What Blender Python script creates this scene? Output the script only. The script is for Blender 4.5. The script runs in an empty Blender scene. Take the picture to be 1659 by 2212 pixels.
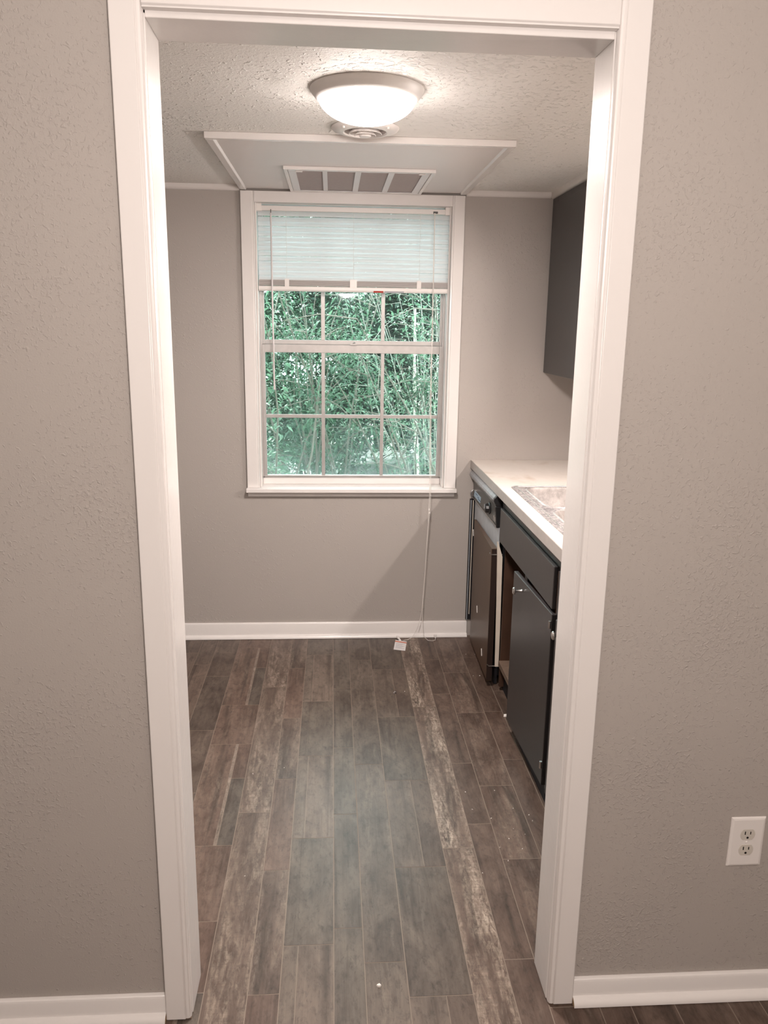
import bpy, bmesh, math, random
from mathutils import Vector, Matrix
import numpy as np

C = bpy.context.scene.collection
SC = bpy.context.scene
PI = math.pi
D = 2.256            # far kitchen wall (metres beyond the near wall face)
CZ = 2.13            # kitchen ceiling height

# ------------------------------------------------------------------ helpers
class MB:
    """collects vertices and faces for ONE mesh"""
    def __init__(s):
        s.v = []; s.f = []; s.mi = []
    def add(s, vs, fs, mi=0):
        o = len(s.v)
        s.v += [tuple(p) for p in vs]
        for f in fs:
            s.f.append(tuple(i + o for i in f)); s.mi.append(mi)
        return s
    def box(s, a, b, mi=0):
        x0, y0, z0 = a; x1, y1, z1 = b
        return s.hexa([(x0,y0,z0),(x1,y0,z0),(x1,y1,z0),(x0,y1,z0)], [(x0,y0,z1),(x1,y0,z1),(x1,y1,z1),(x0,y1,z1)], mi)
    def hexa(s, lo, hi, mi=0):
        return s.add(list(lo) + list(hi), [(3,2,1,0),(4,5,6,7),(0,1,5,4),(1,2,6,5),(2,3,7,6),(3,0,4,7)], mi)
    def loft(s, loops, caps=True, closed=True, mi=0):
        n = len(loops[0]); vs = [p for l in loops for p in l]; fs = []
        for k in range(len(loops) - 1):
            for i in range(n if closed else n - 1):
                j = (i + 1) % n
                fs.append((k*n+i, k*n+j, (k+1)*n+j, (k+1)*n+i))
        if caps:
            fs.append(tuple(reversed(range(n)))); fs.append(tuple((len(loops)-1)*n + i for i in range(n)))
        return s.add(vs, fs, mi)
    def tube(s, pts, r, n=8, mi=0, caps=True):
        pts = [Vector(p) for p in pts]; loops = []
        rs = r if isinstance(r, (list, tuple)) else [r] * len(pts)
        up = None
        for i, p in enumerate(pts):
            t = (pts[min(i+1, len(pts)-1)] - pts[max(i-1, 0)]).normalized()
            if up is None:
                up = Vector((0,0,1)) if abs(t.z) < .9 else Vector((1,0,0))
            a = t.cross(up).normalized(); b = a.cross(t).normalized(); up = b
            loops.append([p + (a*math.cos(2*PI*k/n) + b*math.sin(2*PI*k/n)) * rs[i] for k in range(n)])
        return s.loft(loops, caps, True, mi)
    def lathe(s, prof, c, n=48, axis='z', mi=0, close=False):
        """prof: list of (radius, height) along the axis from centre c"""
        loops = []
        for r, h in prof:
            l = []
            for k in range(n):
                a = 2*PI*k/n; u, w = r*math.cos(a), r*math.sin(a)
                if axis == 'z': p = (c[0]+u, c[1]+w, c[2]+h)
                elif axis == 'x': p = (c[0]+h, c[1]+u, c[2]+w)
                else: p = (c[0]+u, c[1]+h, c[2]+w)
                l.append(p)
            loops.append(l)
        if close: loops.append(loops[0])
        return s.loft(loops, not close, True, mi)
    def prism(s, prof, a, b, axis='y', mi=0):
        """closed 2D profile pushed from a to b along an axis"""
        def P(p, t):
            if axis == 'y': return (p[0], t, p[1])
            if axis == 'x': return (t, p[0], p[1])
            return (p[0], p[1], t)
        return s.loft([[P(p, a) for p in prof], [P(p, b) for p in prof]], True, True, mi)

def build(name, mb, mats, parent=None, bevel=0, seg=2, smooth=False, off=None):
    base = Vector(parent.get('_b', (0,0,0))) if parent is not None else Vector((0,0,0))
    me = bpy.data.meshes.new(name)
    me.from_pydata([tuple(Vector(v) - base) for v in mb.v], [], mb.f)
    for m in (mats if isinstance(mats, (list, tuple)) else [mats]): me.materials.append(m)
    if any(mb.mi):
        me.polygons.foreach_set('material_index', mb.mi)
    bm = bmesh.new(); bm.from_mesh(me)
    bmesh.ops.recalc_face_normals(bm, faces=bm.faces)
    bm.to_mesh(me); bm.free()
    if smooth:
        me.polygons.foreach_set('use_smooth', [True]*len(me.polygons))
        try: me.set_sharp_from_angle(angle=math.radians(38))
        except Exception: pass
    o = bpy.data.objects.new(name, me); C.objects.link(o)
    if parent is not None:
        o.parent = parent; o['_b'] = tuple(base)
    if bevel:
        b = o.modifiers.new('bevel', 'BEVEL'); b.width = bevel; b.segments = seg; b.limit_method = 'ANGLE'; b.angle_limit = math.radians(35)
    return o

def thing(name, label, cat, loc, group=None):
    o = bpy.data.objects.new(name, None); C.objects.link(o); o.empty_display_size = .1
    o.location = loc; o['_b'] = tuple(loc); o['label'] = label; o['category'] = cat
    if group: o['group'] = group
    return o
def tag(o, label, cat, group=None, kind=None):
    o['label'] = label; o['category'] = cat
    if group: o['group'] = group
    if kind: o['kind'] = kind
    return o
def struct_root(name, loc, label=None):
    o = bpy.data.objects.new(name, None); C.objects.link(o); o.location = loc; o['_b'] = tuple(loc); o['kind'] = 'structure'
    if label: o['label'] = label
    return o
def struct(name, mb, m, label=None, **k):
    o = build(name, mb, m, None, **k); o['kind'] = 'structure'
    if label: o['label'] = label
    return o

# ------------------------------------------------------------------ materials
def nt(name):
    m = bpy.data.materials.new(name); m.use_nodes = True
    t = m.node_tree; t.nodes.clear()
    out = t.nodes.new('ShaderNodeOutputMaterial')
    return m, t, out
def N(t, typ, **kw):
    n = t.nodes.new(typ)
    for k, v in kw.items():
        if k.startswith('i_'): n.inputs[k[2:].replace('_', ' ')].default_value = v
        else: setattr(n, k, v)
    return n
def ramp(t, fac, stops):
    r = t.nodes.new('ShaderNodeValToRGB'); e = r.color_ramp.elements
    while len(e) < len(stops): e.new(.5)
    for q, (p, c) in zip(e, stops):
        q.position = p; q.color = c if len(c) == 4 else (*c, 1)
    t.links.new(fac, r.inputs[0]); return r.outputs[0]
def math_(t, op, a, b=None, clamp=False):
    n = t.nodes.new('ShaderNodeMath'); n.operation = op; n.use_clamp = clamp
    for i, q in enumerate((a, b)):
        if q is None: continue
        if isinstance(q, (int, float)): n.inputs[i].default_value = q
        else: t.links.new(q, n.inputs[i])
    return n.outputs[0]
def mixc(t, fac, a, b, mode='MIX'):
    n = t.nodes.new('ShaderNodeMix'); n.data_type = 'RGBA'; n.blend_type = mode
    for i, q in ((0, fac), (6, a), (7, b)):
        if isinstance(q, (int, float)): n.inputs[i].default_value = q
        elif isinstance(q, tuple): n.inputs[i].default_value = (*q[:3], 1)
        else: t.links.new(q, n.inputs[i])
    return n.outputs[2]
def noise(t, vec, scale, detail=3, rough=.5, mapping=None, dist=0):
    if mapping:
        mp = t.nodes.new('ShaderNodeMapping'); mp.inputs['Scale'].default_value = mapping
        t.links.new(vec, mp.inputs[0]); vec = mp.outputs[0]
    n = t.nodes.new('ShaderNodeTexNoise'); n.inputs['Scale'].default_value = scale; n.inputs['Detail'].default_value = detail
    n.inputs['Roughness'].default_value = rough; n.inputs['Distortion'].default_value = dist
    t.links.new(vec, n.inputs['Vector']); return n.outputs[0]
def objco(t): return t.nodes.new('ShaderNodeTexCoord').outputs['Object']
def bump(t, h, strength, dist, prev=None):
    b = t.nodes.new('ShaderNodeBump'); b.inputs['Strength'].default_value = strength; b.inputs['Distance'].default_value = dist
    t.links.new(h, b.inputs['Height'])
    if prev is not None: t.links.new(prev, b.inputs['Normal'])
    return b.outputs[0]
def pbsdf(t, out, col, rough=.5, metal=0, spec=.5):
    p = t.nodes.new('ShaderNodeBsdfPrincipled')
    if isinstance(col, tuple): p.inputs['Base Color'].default_value = (*col[:3], 1)
    else: t.links.new(col, p.inputs['Base Color'])
    if isinstance(rough, (int, float)): p.inputs['Roughness'].default_value = rough
    else: t.links.new(rough, p.inputs['Roughness'])
    p.inputs['Metallic'].default_value = metal; p.inputs['Specular IOR Level'].default_value = spec
    t.links.new(p.outputs[0], out.inputs[0]); return p
def simple(name, col, rough=.5, metal=0, spec=.5, var=.06, vscale=14, bmp=0, bscale=200, bdist=.001):
    """plain surface with slight procedural mottling"""
    m, t, out = nt(name); co = objco(t)
    n = noise(t, co, vscale, 4, .6)
    c = mixc(t, n, tuple(x*(1-var) for x in col), tuple(min(1, x*(1+var)) for x in col))
    p = pbsdf(t, out, c, rough, metal, spec)
    if bmp:
        t.links.new(bump(t, noise(t, co, bscale, 3), bmp, bdist), p.inputs['Normal'])
    return m
def plaster(name, col, rough, blob, strength, dist, cover):
    """sprayed knock-down texture: scattered raised splats over fine orange peel"""
    m, t, out = nt(name); co = objco(t)
    big = noise(t, co, 3.0, 2)
    cov = ramp(t, big, [(.35, (cover,)*3), (.7, (cover+.14,)*3)])
    sp = noise(t, co, blob, 3, .55, None, .6)
    h = math_(t, 'SUBTRACT', sp, math_(t, 'SUBTRACT', 1.0, cov))
    h = math_(t, 'MULTIPLY', h, 5.0, True)
    fine = noise(t, co, blob*2.2, 2, .5)
    hh = math_(t, 'ADD', h, math_(t, 'MULTIPLY', fine, .35))
    c = mixc(t, noise(t, co, 2.3, 3), tuple(x*.97 for x in col), tuple(min(1, x*1.03) for x in col))
    p = pbsdf(t, out, c, rough, 0, .35)
    t.links.new(bump(t, hh, strength, dist), p.inputs['Normal'])
    return m

M = {}
M['wall'] = plaster('grey_wall_paint', (.43,.391,.360), .55, 125, .6, .0018, .385)
M['wallfar'] = plaster('grey_kitchen_paint', (.43,.393,.364), .5, 85, .5, .002, .33)
M['ceil'] = plaster('white_ceiling_texture', (.87,.845,.81), .6, 62, .9, .005, .37)
M['trim'] = None
def trim_mat(name='white_gloss_paint', col=(.80,.765,.742), rough=.24):
    m, t, out = nt(name); co = objco(t)
    c = mixc(t, noise(t, co, 6, 3), tuple(x*.975 for x in col), col)
    p = pbsdf(t, out, c, rough, 0, .5)
    br = noise(t, co, 1.0, 3, .6, (55, 55, 5))
    lump = noise(t, co, 38, 2)
    t.links.new(bump(t, lump, .25, .0016, bump(t, br, .10, .0010)), p.inputs['Normal'])
    return m
M['trim'] = trim_mat()
M['ceilsmooth'] = simple('white_ceiling_caulk', (.72,.68,.64), .6)
M['plastic'] = simple('white_plastic', (.80,.76,.73), .35, 0, .5, .02)
M['ivory'] = simple('ivory_plastic', (.60,.56,.50), .4, 0, .5, .03)
M['fixture'] = simple('white_enamel', (.86,.83,.80), .4, 0, .5, .02)
M['hole'] = simple('black_slot', (.01,.008,.007), .8, 0, .2)
M['dark'] = simple('charcoal_cabinet_paint', (.036,.032,.032), .33, 0, .5, .12, 9, .12, 60, .001)
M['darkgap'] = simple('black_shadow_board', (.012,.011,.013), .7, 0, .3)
M['navy'] = simple('black_vinyl_base', (.012,.014,.022), .55, 0, .4)
M['brownwood'] = simple('brown_cabinet_interior', (.055,.027,.016), .6, 0, .3, .3, 16)
M['rawwood'] = simple('raw_pine', (.50,.34,.20), .7, 0, .2, .12, 40)
M['bottomwood'] = simple('stained_shelf_board', (.16,.11,.08), .7, 0, .3, .4, 25)
M['cream'] = simple('cream_edge_strip', (.62,.55,.47), .6, 0, .3, .1, 18)
M['steel'] = simple('brushed_steel', (.55,.55,.56), .32, 1, .5, .12, 22, .06, 120, .0005)
M['chrome'] = simple('chrome', (.75,.74,.73), .16, 1, .5, .04)
M['nickel'] = simple('satin_nickel', (.62,.60,.58), .3, 1, .5, .04)
M['alum'] = simple('weathered_aluminium', (.47,.445,.43), .45, .5, .5, .16, 30, .1, 150, .0006)
M['greysteel'] = simple('grey_enamel_panel', (.50,.53,.57), .30, .3, .5, .25, 16)
M['brownpanel'] = simple('brown_enamel_panel', (.088,.048,.027), .38, 0, .35, .2, 7, .05, 30, .001)
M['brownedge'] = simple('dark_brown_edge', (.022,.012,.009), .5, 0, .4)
M['blackplastic'] = simple('black_plastic', (.018,.018,.019), .25, 0, .5, .2)
M['greyplastic'] = simple('worn_grey_plastic', (.075,.072,.068), .35, 0, .5, .3, 30)
M['handle'] = simple('dull_grey_handle', (.34,.36,.39), .26, .3, .5, .35, 20)
M['bluelabel'] = simple('pale_blue_sticker', (.45,.60,.72), .5, 0, .4)
M['darkblue'] = simple('blue_ink', (.05,.10,.22), .6)
M['red'] = simple('red_label', (.42,.05,.035), .5)
M['greyink'] = simple('grey_ink', (.42,.42,.45), .6)
M['orange'] = simple('orange_ink', (.62,.13,.05), .6)
M['paper'] = simple('white_paper_tag', (.80,.77,.76), .6, 0, .3, .02)
M['cordm'] = simple('white_cord', (.74,.70,.66), .7, 0, .2, .05, 80)
M['clear'] = simple('clear_wand_plastic', (.66,.62,.62), .25, 0, .5, .03)
M['filter'] = simple('dusty_filter', (.42,.365,.35), .9, 0, .1, .08, 60, .3, 400, .001)
M['chip'] = simple('white_paint_chip', (.78,.74,.70), .6, 0, .3, .03)
M['foil'] = simple('crumpled_foil', (.75,.75,.76), .25, 1, .5, .1)
M['shaded_stack'] = simple('blind_vinyl_shaded', (.56,.52,.50), .5, 0, .3, .03)  # white vinyl darkened: shade on the stacked slats is put into the colour

# counter laminate: pale mottled stone print with a few stains
def laminate():
    m, t, out = nt('stained_pale_laminate'); co = objco(t)
    a = noise(t, co, 26, 6, .7); b = noise(t, co, 5, 4, .6, None, .5)
    c = mixc(t, a, (.64,.57,.51), (.74,.68,.63))
    st = ramp(t, b, [(.56, (0,0,0)), (.72, (1,1,1))])
    c = mixc(t, math_(t, 'MULTIPLY', st, .55), c, (.46,.34,.24))
    pbsdf(t, out, c, .38, 0, .4); return m
M['laminate'] = laminate()
def edge_lam():
    m, t, out = nt('laminate_edge'); co = objco(t)
    c = mixc(t, noise(t, co, 30, 5, .7, (1, .5, 1)), (.33,.30,.28), (.52,.47,.44))
    pbsdf(t, out, c, .35, 0, .4); return m
M['lamedge'] = edge_lam()
def sink_mat():
    m, t, out = nt('dull_stained_stainless'); co = objco(t)
    a = noise(t, co, 40, 6, .75); c = mixc(t, ramp(t, a, [(.35, (0,0,0)), (.65, (1,1,1))]), (.46,.43,.42), (.72,.68,.66))
    pbsdf(t, out, c, .38, .75, .5); return m
M['sink'] = sink_mat()
def sink_rim():
    m, t, out = nt('grimy_sink_rim'); co = objco(t)
    a = noise(t, co, 70, 6, .8); c = mixc(t, ramp(t, a, [(.42, (0,0,0)), (.58, (1,1,1))]), (.20,.185,.19), (.62,.57,.56))
    pbsdf(t, out, c, .42, .5, .5); return m
M['sinkrim'] = sink_rim()

def emis(name, col, s):
    m, t, out = nt(name)
    e = N(t, 'ShaderNodeEmission'); e.inputs[0].default_value = (*col, 1); e.inputs[1].default_value = s
    t.links.new(e.outputs[0], out.inputs[0]); return m
LAMP = (1.0, .90, .845)
M['glow'] = emis('lit_glass_dome', LAMP, 31.0)
M['tubeglow'] = emis('lit_fluorescent_tube', LAMP, 330.0)

def glass():
    m, t, out = nt('dusty_window_glass'); co = objco(t)
    tr = N(t, 'ShaderNodeBsdfTransparent'); tr.inputs[0].default_value = (.90,.99,.965,1)
    gl = N(t, 'ShaderNodeBsdfGlossy'); gl.inputs[1].default_value = .04; gl.inputs[0].default_value = (.9,.95,1,1)
    fr = N(t, 'ShaderNodeFresnel'); fr.inputs[0].default_value = 1.3
    mx = N(t, 'ShaderNodeMixShader'); t.links.new(fr.outputs[0], mx.inputs[0]); t.links.new(tr.outputs[0], mx.inputs[1]); t.links.new(gl.outputs[0], mx.inputs[2])
    df = N(t, 'ShaderNodeBsdfTranslucent'); df.inputs[0].default_value = (.80,.95,.97,1)
    # dust film: blotchy, thicker in streaks along the lower edge of the pane
    sx = N(t, 'ShaderNodeSeparateXYZ'); t.links.new(co, sx.inputs[0])
    low = ramp(t, math_(t, 'MULTIPLY', sx.outputs[2], 1.0), [(.04, (1,1,1)), (.42, (.18,.18,.18))])
    bl = ramp(t, noise(t, co, 6, 5, .65, (1, 1, .7)), [(.35, (.25,.25,.25)), (.75, (1,1,1))])
    f = math_(t, 'MULTIPLY', math_(t, 'MULTIPLY', bl, low), .055)
    m2 = N(t, 'ShaderNodeMixShader'); t.links.new(f, m2.inputs[0]); t.links.new(mx.outputs[0], m2.inputs[1]); t.links.new(df.outputs[0], m2.inputs[2])
    t.links.new(m2.outputs[0], out.inputs[0]); return m
M['glass'] = glass()

def slat_mat():
    m, t, out = nt('white_vinyl_slats')
    co = objco(t); c = mixc(t, noise(t, co, 9, 2), (.80,.815,.82), (.86,.875,.88))
    d = N(t, 'ShaderNodeBsdfDiffuse'); t.links.new(c, d.inputs[0])
    tr = N(t, 'ShaderNodeBsdfTranslucent'); t.links.new(c, tr.inputs[0])
    x = N(t, 'ShaderNodeMixShader'); x.inputs[0].default_value = .37
    t.links.new(d.outputs[0], x.inputs[1]); t.links.new(tr.outputs[0], x.inputs[2]); t.links.new(x.outputs[0], out.inputs[0]); return m
M['slat'] = slat_mat()

def leaf_mat(name, a, b, trl=.45):
    m, t, out = nt(name); co = objco(t)
    c = mixc(t, ramp(t, noise(t, co, 7, 4, .7), [(.3, (0,0,0)), (.7, (1,1,1))]), a, b)
    d = N(t, 'ShaderNodeBsdfPrincipled'); t.links.new(c, d.inputs['Base Color']); d.inputs['Roughness'].default_value = .42
    tr = N(t, 'ShaderNodeBsdfTranslucent'); t.links.new(c, tr.inputs[0])
    x = N(t, 'ShaderNodeMixShader'); x.inputs[0].default_value = trl
    t.links.new(d.outputs[0], x.inputs[1]); t.links.new(tr.outputs[0], x.inputs[2]); t.links.new(x.outputs[0], out.inputs[0]); return m
M['leafA'] = leaf_mat('mid_green_leaves', (.020,.052,.030), (.075,.165,.092))
M['leafB'] = leaf_mat('pale_green_leaves', (.036,.085,.052), (.13,.235,.148), .5)
M['leafC'] = leaf_mat('dark_green_leaves', (.012,.030,.021), (.042,.084,.055), .35)
M['bark'] = simple('grey_brown_bark', (.12,.11,.09), .85, 0, .2, .3, 30, .5, 60, .01)
M['palebark'] = simple('pale_bark', (.66,.60,.52), .8, 0, .2, .2, 12, .4, 50, .01)
M['dry'] = simple('dry_stalks', (.30,.30,.255), .8, 0, .2, .3, 9)
def ground_mat():
    m, t, out = nt('leaf_littered_soil'); co = objco(t)
    a = noise(t, co, 9, 6, .75); b = noise(t, co, .8, 3, .5)
    c = mixc(t, ramp(t, a, [(.35, (0,0,0)), (.65, (1,1,1))]), (.03,.032,.026), (.11,.115,.095))
    c = mixc(t, ramp(t, b, [(.50, (0,0,0)), (.58, (1,1,1))]), c, (.66,.62,.57))  # pale patches: sunlit spots of ground put into the soil colour
    pbsdf(t, out, c, .9, 0, .1); return m
M['ground'] = ground_mat()

# wood-look plank floor: every plank carries its own tone, whitewash, hue and grain offset
def floor_mat():
    m, t, out = nt('wood_look_plank_floor')
    co = objco(t)
    a1 = N(t, 'ShaderNodeAttribute'); a1.attribute_name = 'look'
    a2 = N(t, 'ShaderNodeAttribute'); a2.attribute_name = 'shift'
    va = N(t, 'ShaderNodeVectorMath'); va.operation = 'ADD'; t.links.new(co, va.inputs[0]); t.links.new(a2.outputs['Vector'], va.inputs[1]); v = va.outputs[0]
    sp = N(t, 'ShaderNodeSeparateXYZ'); t.links.new(a1.outputs['Vector'], sp.inputs[0])
    tone, white, hue = sp.outputs
    blot = noise(t, v, 1, 5, .62, (13, 5, 1), .7)
    grain = noise(t, v, 1, 6, .7, (130, 5, 1), .3)
    streak = noise(t, v, 1, 3, .6, (26, 1.3, 1), .5)
    cd = mixc(t, hue, (.056,.043,.035), (.070,.041,.030))
    cl = mixc(t, hue, (.178,.150,.122), (.205,.138,.108))
    f = math_(t, 'ADD', math_(t, 'MULTIPLY', math_(t, 'SUBTRACT', blot, .5), 1.75), math_(t, 'MULTIPLY', math_(t, 'SUBTRACT', grain, .5), .6))
    f = math_(t, 'ADD', f, tone, True)
    c = mixc(t, f, cd, cl)
    dk = ramp(t, streak, [(.30, (1,1,1)), (.46, (0,0,0))])
    c = mixc(t, math_(t, 'MULTIPLY', dk, .7), c, (.042,.029,.022))
    # whitewash rubbed off in patches, broken by cross-cut saw marks
    pat = ramp(t, math_(t, 'ADD', noise(t, v, 1, 5, .68, (22, 2.2, 1), .7), math_(t, 'MULTIPLY', math_(t, 'SUBTRACT', white, .45), .13)), [(.45, (0,0,0)), (.74, (1,1,1))])
    saw = ramp(t, noise(t, v, 1, 4, .7, (12, 110, 1), .9), [(.30, (0,0,0)), (.62, (1,1,1))])
    scr = ramp(t, noise(t, v, 1, 5, .75, (75, 24, 1), .8), [(.38, (.0,.0,.0)), (.62, (1,1,1))])
    w = math_(t, 'MULTIPLY', math_(t, 'MULTIPLY', pat, scr), math_(t, 'ADD', math_(t, 'MULTIPLY', saw, .35), .65))
    w = math_(t, 'MULTIPLY', w, math_(t, 'MULTIPLY', white, 1.05), True)
    c = mixc(t, w, c, (.52,.43,.345))
    sc2 = math_(t, 'MULTIPLY', math_(t, 'SUBTRACT', 1.0, saw), math_(t, 'MULTIPLY', white, .35), True)
    c = mixc(t, sc2, c, (.10,.075,.06))
    pit = ramp(t, noise(t, v, 1, 4, .7, (150, 38, 1), .2), [(.30, (1,1,1)), (.40, (0,0,0))])
    c = mixc(t, math_(t, 'MULTIPLY', pit, .6), c, (.045,.032,.026))
    mot = noise(t, v, 1, 6, .72, (60, 30, 1), .3)
    c = mixc(t, .8, c, ramp(t, mot, [(.30, (.5,.5,.5)), (.5, (1,1,1)), (.75, (1.0,1.0,1.0))]), 'MULTIPLY')
    rough = math_(t, 'ADD', .33, math_(t, 'MULTIPLY', grain, .14))
    p = pbsdf(t, out, c, rough, 0, .30)
    t.links.new(bump(t, grain, .18, .0008), p.inputs['Normal'])
    return m
M['floor'] = floor_mat()
M['grout'] = simple('pale_grout_line', (.235,.19,.155), .8, 0, .2, .1, 30)

# ------------------------------------------------------------------ FLOOR (planks)
P = .9155
# measured column edges (x) and, per column, one repeat of the plank ends (y) with looks: (y0, tone, white, hue)
cols = [
 (-.152, -.045, 'ZA', [(.40, .22, .05, .3), (.889, .30, .1, .45)]),
 (-.045, .109, 'AB', [(.29, .42, .18, .9), (.606, .38, .55, .95)]),
 (.109, .212, 'BC', [(.770, .40, .62, .6)]),
 (.212, .287, 'CD', [(.046, .36, .38, .55), (.486, .44, .06, .85)]),
 (.287, .415, 'DE', [(.195, .40, 0, .12), (.630, .62, .10, .25)]),
 (.415, .4905, 'EF', [(.249, .42, .05, .12), (.749, .50, .12, .10)]),
 (.4905, .592, 'FG', [(.130, .42, .24, .25)]),
 (.592, .744, 'GH', [(.022, .40, 0, .22), (.482, .46, .10, .35)]),
 (.744, .839, 'HI', [(.564, .44, 1.0, .75)]),
 (.839, .915, 'IJ', [(.124, .30, .03, .75), (.680, .26, .05, .7)]),
 (.915, 1.032, 'JK', [(.505, .34, .5, .85), (.892, .26, .35, .8)]),
 (1.032, 1.106, 'KL', [(.515, .22, 0, .75), (1.058, .26, .02, .85)]),
 (1.106, 1.210, 'LM', [(.30, .30, .12, .7), (.70, .24, .05, .7)]),
]
splits = {('AB', .606): .061, ('DE', .630): .325, ('GH', .482): .6795}
x = -.152; k = 0
wid = [.076, .128, .076, .102, .152, .102]
while x > -2.2:
    w = wid[k % 6]; cols.append((x - w, x, 'l%d' % k, [(.1 + .137*k % .9, .34, .2*(k % 3 == 0), .5), ((.1 + .137*k % .9) + .41, .42, .1, .6)])); x -= w; k += 1
x = 1.210; k = 0
while x < 2.7:
    w = wid[(k + 1) % 6]; cols.append((x, x + w, 'r%d' % k, [(.05 + .171*k % .9, .30, .1, .8), ((.05 + .171*k % .9) + .43, .36, .2, .7)])); x += w; k += 1
Y0, Y1 = -3.1, D + .03
fm = MB(); look = []; shift = []
rng = random.Random(4)
def plank(x0, x1, y0, y1, lk, sh, gx=.0011, gy=.0011):
    y0 = max(y0, Y0); y1 = min(y1, Y1)
    if y1 - y0 < .004: return
    fm.add([(x0+gx, y0+gy, 0), (x1-gx, y0+gy, 0), (x1-gx, y1-gy, 0), (x0+gx, y1-gy, 0)], [(0,1,2,3)])
    look.append(lk); shift.append(sh)
for (x0, x1, nm, seq) in cols:
    defs = []
    for q, s in enumerate(seq):
        y0 = s[0]; y1 = seq[q+1][0] if q + 1 < len(seq) else seq[0][0] + P
        defs.append((y0, y1, s[1:], (rng.uniform(0, 60), rng.uniform(0, 60), rng.uniform(0, 30)), (rng.uniform(0, 60), rng.uniform(0, 60), 3)))
    for n in range(-5, 4):
        for (y0, y1, lk, s1, s2) in defs:
            sy0, sy1 = y0 + n*P, y1 + n*P
            A = (s1[0], s1[1] - n*P, s1[2]); B = (s2[0], s2[1] - n*P, s2[2])
            sx = splits.get((nm, y0))
            if sx is None:
                plank(x0, x1, sy0, sy1, lk, A)
            elif nm == 'AB':
                plank(sx-.010, sx-.0008, sy0, sy1, (.86, .75, .5), (A[0]+9, A[1], 2), 0)       # right-hand sub-board has a joint of its own
                plank(x0, sx-.0092, sy0, sy1, (lk[0]+.06, .30, .9), A, .0008)
                plank(sx, x1, sy0, sy0 + .367, (.28, .05, .1), B, .0008)
                plank(sx, x1, sy0 + .367, sy1, (.26, .05, .95), (B[0]+7, B[1], 5), .0008)
            else:
                plank(x0, sx, sy0, sy1, (lk[0] + (.02 if nm == 'DE' else .04), .06, lk[2]), A, .0008)
                plank(sx, x1, sy0, sy1, (lk[0] - (.0 if nm == 'DE' else .12), lk[1], lk[2] + .1), B, .0008)
NP = len(fm.f)
fm.add([(-2.2, Y0, -.0006), (2.7, Y0, -.0006), (2.7, Y1, -.0006), (-2.2, Y1, -.0006)], [(0,1,2,3)], 1)
fm.box((-2.2, Y0, -.05), (2.7, Y1, -.002), 1)
fl = struct('floor', fm, [M['floor'], M['grout']], 'brown grey wood-look plank floor running towards the window wall')
me = fl.data
lk = me.attributes.new('look', 'FLOAT_VECTOR', 'POINT'); sh = me.attributes.new('shift', 'FLOAT_VECTOR', 'POINT')
a = np.zeros((len(me.vertices), 3), np.float32); b = np.zeros_like(a)
a[:NP*4] = np.repeat(np.array(look, np.float32), 4, axis=0); b[:NP*4] = np.repeat(np.array(shift, np.float32), 4, axis=0)
lk.data.foreach_set('vector', a.ravel()); sh.data.foreach_set('vector', b.ravel())

# ------------------------------------------------------------------ WALLS, CEILINGS
JL, JR, JD, HZ = .0945, .911, .1081, 2.038
KR, KL = 1.715, -1.75            # kitchen side walls
NR, NL, NB, NCZ = 2.55, -2.05, -3.0, 2.44
w = MB(); w.box((NL, 0, 0), (JL-.019, JD, NCZ)); w.box((JR+.019, 0, 0), (NR, JD, NCZ)); w.box((JL-.019, 0, HZ+.019), (JR+.019, JD, NCZ))
struct('wall_near', w, M['wall'], 'grey textured wall around the kitchen doorway')
WX0, WX1, WZ0, WZ1 = .068, .949, .750, 2.072        # window opening
w = MB(); w.box((KL-.1, D, -.4), (WX0, D+.14, 2.5)); w.box((WX1, D, -.4), (KR+.1, D+.14, 2.5)); w.box((WX0, D, -.4), (WX1, D+.14, WZ0)); w.box((WX0, D, WZ1), (WX1, D+.14, 2.5))
struct('wall_far', w, M['wallfar'], 'grey kitchen wall with the window')
struct('wall_right', MB().box((KR, JD, 0), (KR+.1, D, 2.4)), M['wallfar'], 'grey kitchen wall behind the counter')
struct('wall_left', MB().box((KL-.1, JD, 0), (KL, D, 2.4)), M['wallfar'], 'grey kitchen side wall')
struct('wall_dining_right', MB().box((NR, NB, 0), (NR+.1, 0, NCZ)), M['wall'])
struct('wall_dining_left', MB().box((NL-.1, NB, 0), (NL, 0, NCZ)), M['wall'])
struct('wall_back', MB().box((NL, NB-.1, 0), (NR, NB, NCZ)), M['wall'])
struct('ceiling', MB().box((KL, JD, CZ), (KR, D, CZ+.04)), M['ceil'], 'white knock-down textured kitchen ceiling')
struct('ceiling_dining', MB().box((NL, NB, NCZ), (NR, 0, NCZ+.04)), M['ceil'])

# door opening: casing with rounded inner bead, jamb lining
door = struct_root('door_1', (.5, 0, 0), 'cased doorway opening with glossy white trim')
def casing_prof(xo, xi, s):   # plan profile, s = +1 for left side
    return [(xo, -.003), (xo, -.017), (xo+.002*s, -.019), (xi-.013*s, -.019), (xi-.011*s, -.0165), (xi-.008*s, -.0172), (xi-.003*s, -.0155), (xi, -.0105), (xi, -.001)]
g = MB(); g.prism(casing_prof(.0371, .0928, 1), .004, 2.112, 'z'); build('door_casing', g, M['trim'], door, .0008, 2, True)
g = MB(); g.prism(casing_prof(.9703, .9127, -1), .004, 2.112, 'z'); build('door_casing', g, M['trim'], door, .0008, 2, True)
g = MB()
hp = lambda xx, dz: [(xx, -.003, 2.112), (xx, -.018, 2.112), (xx, -.0192, 2.110), (xx, -.0192, 2.056+dz), (xx, -.0165, 2.0535+dz), (xx, -.0165, 2.0505+dz), (xx, -.001, 2.0505+dz)]
g.loft([hp(.0926, .002), hp(.9129, -.003)]); build('door_casing', g, M['trim'], door, .0008, 2, True)
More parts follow.
